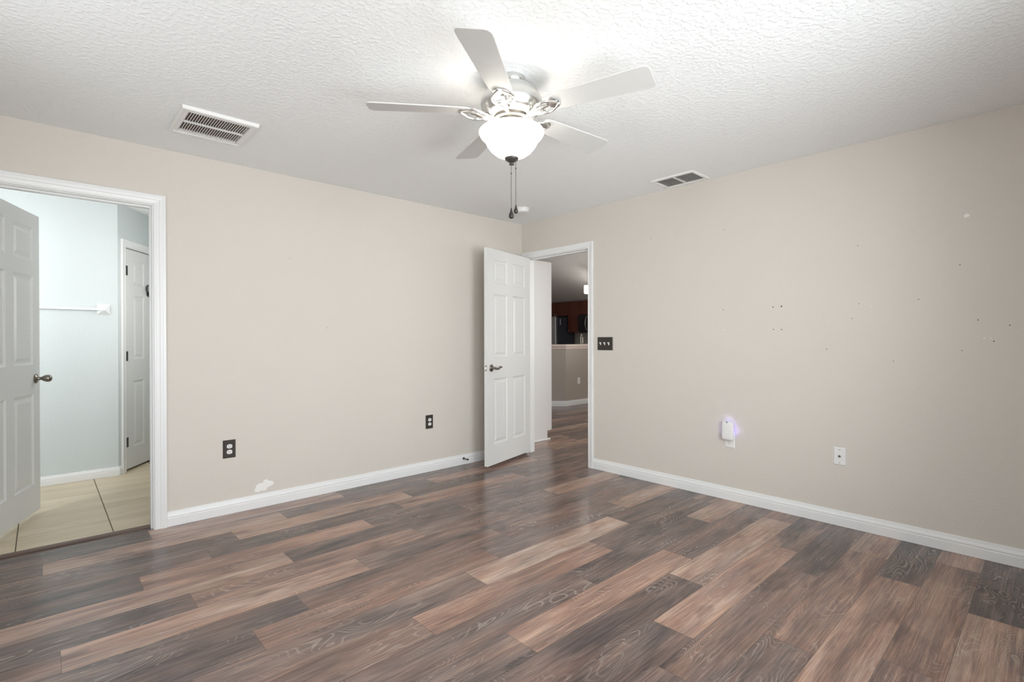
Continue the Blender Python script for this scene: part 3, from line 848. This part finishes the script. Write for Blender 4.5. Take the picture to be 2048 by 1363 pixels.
mw = thing('microwave', (5.60, 3.118, 1.375), 0, 'black microwave with curved steel handle under a cherry cabinet', 'microwave')
MB().box((.02, 0, 0), (.399, .755, .415)).build('body', M['black_glass'], mw, bevel=.003)
MB().box((0, .0, .03), (.018, .60, .41)).build('door', M['black_glass'], mw, bevel=.003)
MB().box((0, .605, .03), (.018, .755, .41)).build('control_panel', M['black_glass'], mw, bevel=.003)
MB().tube([(-.001, .50, .04)]+[(-.055*math.sin(PI*k/12)**.7-.002, .50, .04+.33*k/12) for k in range(1, 12)]+[(-.001, .50, .37)], .010, 8).build('door_handle', M['steel'], mw, smooth=True)
kc = thing('sink_counter', (3.30, 2.24, 0), 0, 'kitchen sink counter behind the taupe half wall', 'counter')
MB().box((0, 0, .001), (1.88, .58, .88)).build('base_cabinet', M['cherry'], kc)
MB().box((-.01, 0, .88), (1.89, .62, .92)).build('worktop', M['counter'], kc, bevel=.004)
fa = thing('faucet', (4.17, 2.62, .921), .35, 'arched steel faucet behind the breakfast bar', 'faucet')
MB().lathe([(0, 0), (.028, 0), (.028, .01), (.018, .03), (.016, .10), (0, .10)], 16).build('base', M['nickel'], fa, smooth=True)
pts = [(0, 0, .08), (0, 0, .30)]+[(.055-.055*math.cos(PI*k/12), 0, .32+.065*math.sin(PI*k/12)) for k in range(0, 13)]+[(.112, 0, .24), (.112, 0, .20)]
MB().tube(pts, [.012]*(len(pts)-2)+[.015, .015], 10).build('spout', M['nickel'], fa, smooth=True)
MB().tube([(0, -.012, .06), (0, -.05, .075), (0, -.10, .12)], [.010, .008, .006], 8).build('handle', M['nickel'], fa, smooth=True)

pl = thing('pendant_light', (3.85, 2.2, 2.08), 0, 'lit glass pendant lamp hanging in the kitchen', 'pendant light')
MB().lathe([(.050, 0), (.055, .004), (.055, .150), (.050, .152), (.046, .150), (.046, .004)], 24).build('lamp_shade', M['pendant'], pl, smooth=True)
MB().lathe([(0, .150), (.056, .150), (.056, .158), (.022, .165), (.016, .19), (0, .19)], 20).build('cap', M['nickel'], pl, smooth=True)
MB().tube([(0, 0, .185), (0, 0, .60)], .004, 8).build('stem', M['nickel'], pl)
light('kitchen_fill_light', 'POINT', (4.55, 2.3, 2.12), 9.0, (1, .96, .9), radius=.05)  # added lamp without a fixture, out of view, brightens ceiling near the cabinets

# ---------------------------------------------------------------- ceiling vents and smoke detector
v1 = thing('air_vent', (-3.058, -.627, H), 0, 'large white square ceiling vent with two rows of dark slots', 'air vent')
mb = MB()
ox, oy, ix, iy, dz = .188, .197, .150, .152, .020
def ring_frame(mb, ox, oy, ix, iy, z0, z1, lip):
    lv = [[(sx*(ox-a), sy*(oy-a), z) for sx, sy in ((-1, -1), (1, -1), (1, 1), (-1, 1))] for a, z in ((0, z0), (.002, z1+.004), (.006, z1), (lip, z1), (lip+.002, z1+.003), (lip+.004, z1+.003))]
    lv.append([(sx*ix, sy*iy, z1+.003) for sx, sy in ((-1, -1), (1, -1), (1, 1), (-1, 1))])
    lv.append([(sx*ix, sy*iy, z0) for sx, sy in ((-1, -1), (1, -1), (1, 1), (-1, 1))])
    vs = [p for q in lv for p in q]; fs = []
    for i in range(len(lv)-1):
        for k in range(4): fs.append((i*4+k, i*4+(k+1) % 4, (i+1)*4+(k+1) % 4, (i+1)*4+k))
    mb._add(vs, fs)
ring_frame(mb, ox, oy, ix, iy, -.0005, -dz, .016)
mb.build('frame', M['plastic'], v1)
mb = MB()
n_s = 24
for i in range(n_s+1):
    x = -ix+2*ix*i/n_s
    for a, b in ((-iy, -.006), (.006, iy)):
        # curved louvre blade seen edge-on
        prof = [(-.0016, -dz+.003), (.0016, -dz+.003), (.0030, -dz+.009), (.0056, -dz+.014), (.0046, -dz+.0145), (.0012, -dz+.010)]
        mb.prism([(x+p, q) for p, q in prof], a, b, basis((0, 0, 0), (1, 0, 0), (0, 0, 1), (0, 1, 0)))
mb.box((-ix, -.0065, -dz+.0025), (ix, .0065, -dz+.012))
mb.build('louver_grid', M['plastic'], v1)
MB().box((-ix, -iy, -.003), (ix, iy, -.0008)).build('duct_opening', M['duct'], v1)

v2 = thing('air_vent', (-.183, -1.943, H), 0, 'small white ceiling vent with long slats above the right wall', 'air vent')
mb = MB(); ox, oy, ix, iy, dz = .126, .176, .094, .150, .012
ring_frame(mb, ox, oy, ix, iy, -.0005, -dz, .018)
mb.build('frame', M['plastic'], v2)
mb = MB()
for i in range(9):
    x = -ix+2*ix*(i+.0)/8.5
    for a, b in ((-iy, -.006), (.006, iy)):
        prof = [(-.0012, -dz+.0015), (.0024, -dz+.0015), (.0110, -dz+.0085), (.0100, -dz+.0095)]
        mb.prism([(x+p, q) for p, q in prof], a, b, basis((0, 0, 0), (1, 0, 0), (0, 0, 1), (0, 1, 0)))
mb.box((-ix, -.0065, -dz+.001), (ix, .0065, -dz+.009))
mb.build('louver_grid', M['plastic'], v2)
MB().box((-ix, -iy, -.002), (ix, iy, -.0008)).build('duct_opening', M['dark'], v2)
mb = MB(); mb.box((.10, .178, -.006), (.112, .196, -.001)); mb.build('damper_lever', M['plastic'], v2)

sm = thing('smoke_detector', (-.465, -.497, H), 0, 'round white smoke detector on the ceiling near the corner', 'smoke detector')
MB().lathe([(0, -.0005), (.066, -.0005), (.066, -.010), (.062, -.012), (0, -.012)], 40).build('mounting_base', M['plastic'], sm, smooth=True)
MB().lathe([(0, -.012), (.060, -.012), (.060, -.026), (.056, -.034), (.046, -.040), (.020, -.043), (0, -.043)], 40).build('cover', M['plastic'], sm, smooth=True)

# ---------------------------------------------------------------- ceiling fan
FX, FY = -2.157, -2.172
fan = thing('ceiling_fan', (FX, FY, 0), 0, 'pale five-blade ceiling fan with glowing glass bowl and two pull chains', 'ceiling fan')
MB().lathe([(0, H-.0005), (.066, H-.0005), (.068, H-.010), (.064, H-.030), (.058, H-.036), (0, H-.036)], 40).build('canopy', M['fan_nickel'], fan, smooth=True)
MB().lathe([(0, 2.405), (.060, 2.405), (.086, 2.398), (.112, 2.385), (.132, 2.362), (.144, 2.335), (.146, 2.315), (.140, 2.295), (.128, 2.280), (.124, 2.272), (.108, 2.262), (.090, 2.256), (0, 2.256)], 48).build('motor_housing', M['fan_nickel'], fan, smooth=True)
MB().lathe([(0, 2.257), (.078, 2.257), (.084, 2.250), (.084, 2.244), (.074, 2.238), (.074, 2.205), (.082, 2.200), (.082, 2.192), (0, 2.192)], 40).build('light_fitter', M['nickel_dark'], fan, smooth=True)
bowl = [(.150, 2.192), (.154, 2.186), (.1525, 2.178), (.144, 2.163), (.130, 2.150), (.124, 2.141), (.115, 2.122), (.098, 2.100), (.074, 2.081), (.046, 2.069), (.012, 2.064), (0, 2.064)]
inner = [(max(0, r-.004), z+.003) for r, z in bowl[::-1]]
MB().lathe(bowl+[(0, 2.067)]+inner[1:]+[bowl[0]], 48).build('lamp_shade', M['bowl'], fan, smooth=True)
MB().lathe([(0, 2.068), (.012, 2.0665), (.031, 2.0675), (.033, 2.063), (.030, 2.056), (.020, 2.049), (.010, 2.044), (.0065, 2.041), (.0125, 2.038), (.012, 2.034), (.004, 2.031), (0, 2.031)], 28).build('finial', M['pewter'], fan, smooth=True)
rel = [-102, -30, 42, 114, 186]
for a in rel:
    wa = math.radians(a) + YAW - PI/2
    ux = Vector((math.cos(wa), math.sin(wa), 0)); uy = Vector((-math.sin(wa), math.cos(wa), 0))
    pt = math.radians(-11)
    uy2 = uy*math.cos(pt)+Vector((0, 0, 1))*math.sin(pt)
    bm_ = basis((0, 0, 2.281), ux, uy2, ux.cross(uy2))
    r0, r1 = .195, .665
    pts = []
    for t, hw in ((0, .040), (.04, .050), (.12, .055), (.35, .060), (.7, .067), (.92, .071), (.965, .069), (.99, .060), (1.0, .046)):
        pts.append((r0+(r1-r0)*t, hw))
    out = pts + [(x, -y) for x, y in pts[::-1]]
    MB().prism(out, -.003, .003, bm_).build('blade', M['blade'], fan, bevel=.0015)
    # scrolled blade iron under the blade
    mb = MB()
    b2 = basis((0, 0, 0), ux, uy, (0, 0, 1))
    mb.tube([(.085, 0, 2.252), (.115, 0, 2.250), (.140, 0, 2.258), (.165, 0, 2.268), (.19, 0, 2.273)], [.011, .012, .011, .010, .009], 8, b2)
    for s in (-1, 1):
        arc = [(.150+.058*math.sin(PI*k/14)*1.0, s*(.012+.036*math.sin(PI*k/14)**.8)*(1 if k < 12 else .8), 2.262+.010*k/14) for k in range(2, 15)]
        arc = [(.105+.135*k/14, s*(.010+.040*math.sin(PI*(k/14)**1.1)), 2.254+.018*k/14) for k in range(15)]
        mb.tube(arc, .0055, 8, b2)
        mb.tube([(.150+.014*math.cos(q), s*.024+.014*math.sin(q), 2.262) for q in [2*PI*k/12 for k in range(13)]], .0035, 6, b2)
    plate = [(.19+.055*t, .034*math.sqrt(max(0, 1-(2*t-1)**2))+.004) for t in [k/10 for k in range(11)]]
    mb.prism(plate+[(x, -y) for x, y in plate[::-1]], -.0075, -.003, bm_)
    mb.build('blade_iron', M['fan_nickel'], fan, smooth=True)
lat = Vector((math.sin(YAW), -math.cos(YAW), 0)); dep = Vector((math.cos(YAW), math.sin(YAW), 0))
for off, z0, z1, big in ((Vector((0, 0, 0))-lat*.002-dep*.01, 2.032, 1.826, 1.0), (lat*.020+dep*.05, 2.075, 1.858, .86)):
    mb = MB()
    mb.tube([(off.x, off.y, z0), (off.x, off.y, z1-.004)], .0011, 6)
    z = z0-.006
    while z > z1:
        mb.lathe([(0, -.0016), (.0016, -.0006), (.0016, .0006), (0, .0016)], 6, Matrix.Translation((off.x, off.y, z)))
        z -= .0068
    ch = mb.build('pull_chain', M['pewter'], fan)
    mb = MB()
    mb.lathe([(0, -.004), (.0026, -.0026), (.0034, 0), (.0026, .0026), (0, .004)], 10, Matrix.Translation((off.x, off.y, z0-.042)))
    mb.build('chain_connector', M['black'], ch, smooth=True)
    mb = MB()
    k = big
    mb.lathe([(0, 0), (.003*k, 0), (.0034*k, -.006*k), (.0055*k, -.014*k), (.0098*k, -.026*k), (.0122*k, -.036*k), (.0105*k, -.044*k), (.006*k, -.048*k), (0, -.049*k)], 18, Matrix.Translation((off.x, off.y, z1)))
    mb.build('chain_pull', M['black'], ch, smooth=True)
for k in range(3):
    a = 2*PI*k/3+.5
    light('fan_bulb', 'POINT', (FX+.05*math.cos(a), FY+.05*math.sin(a), 2.15), 4.0, (1, .985, .96), radius=.04)
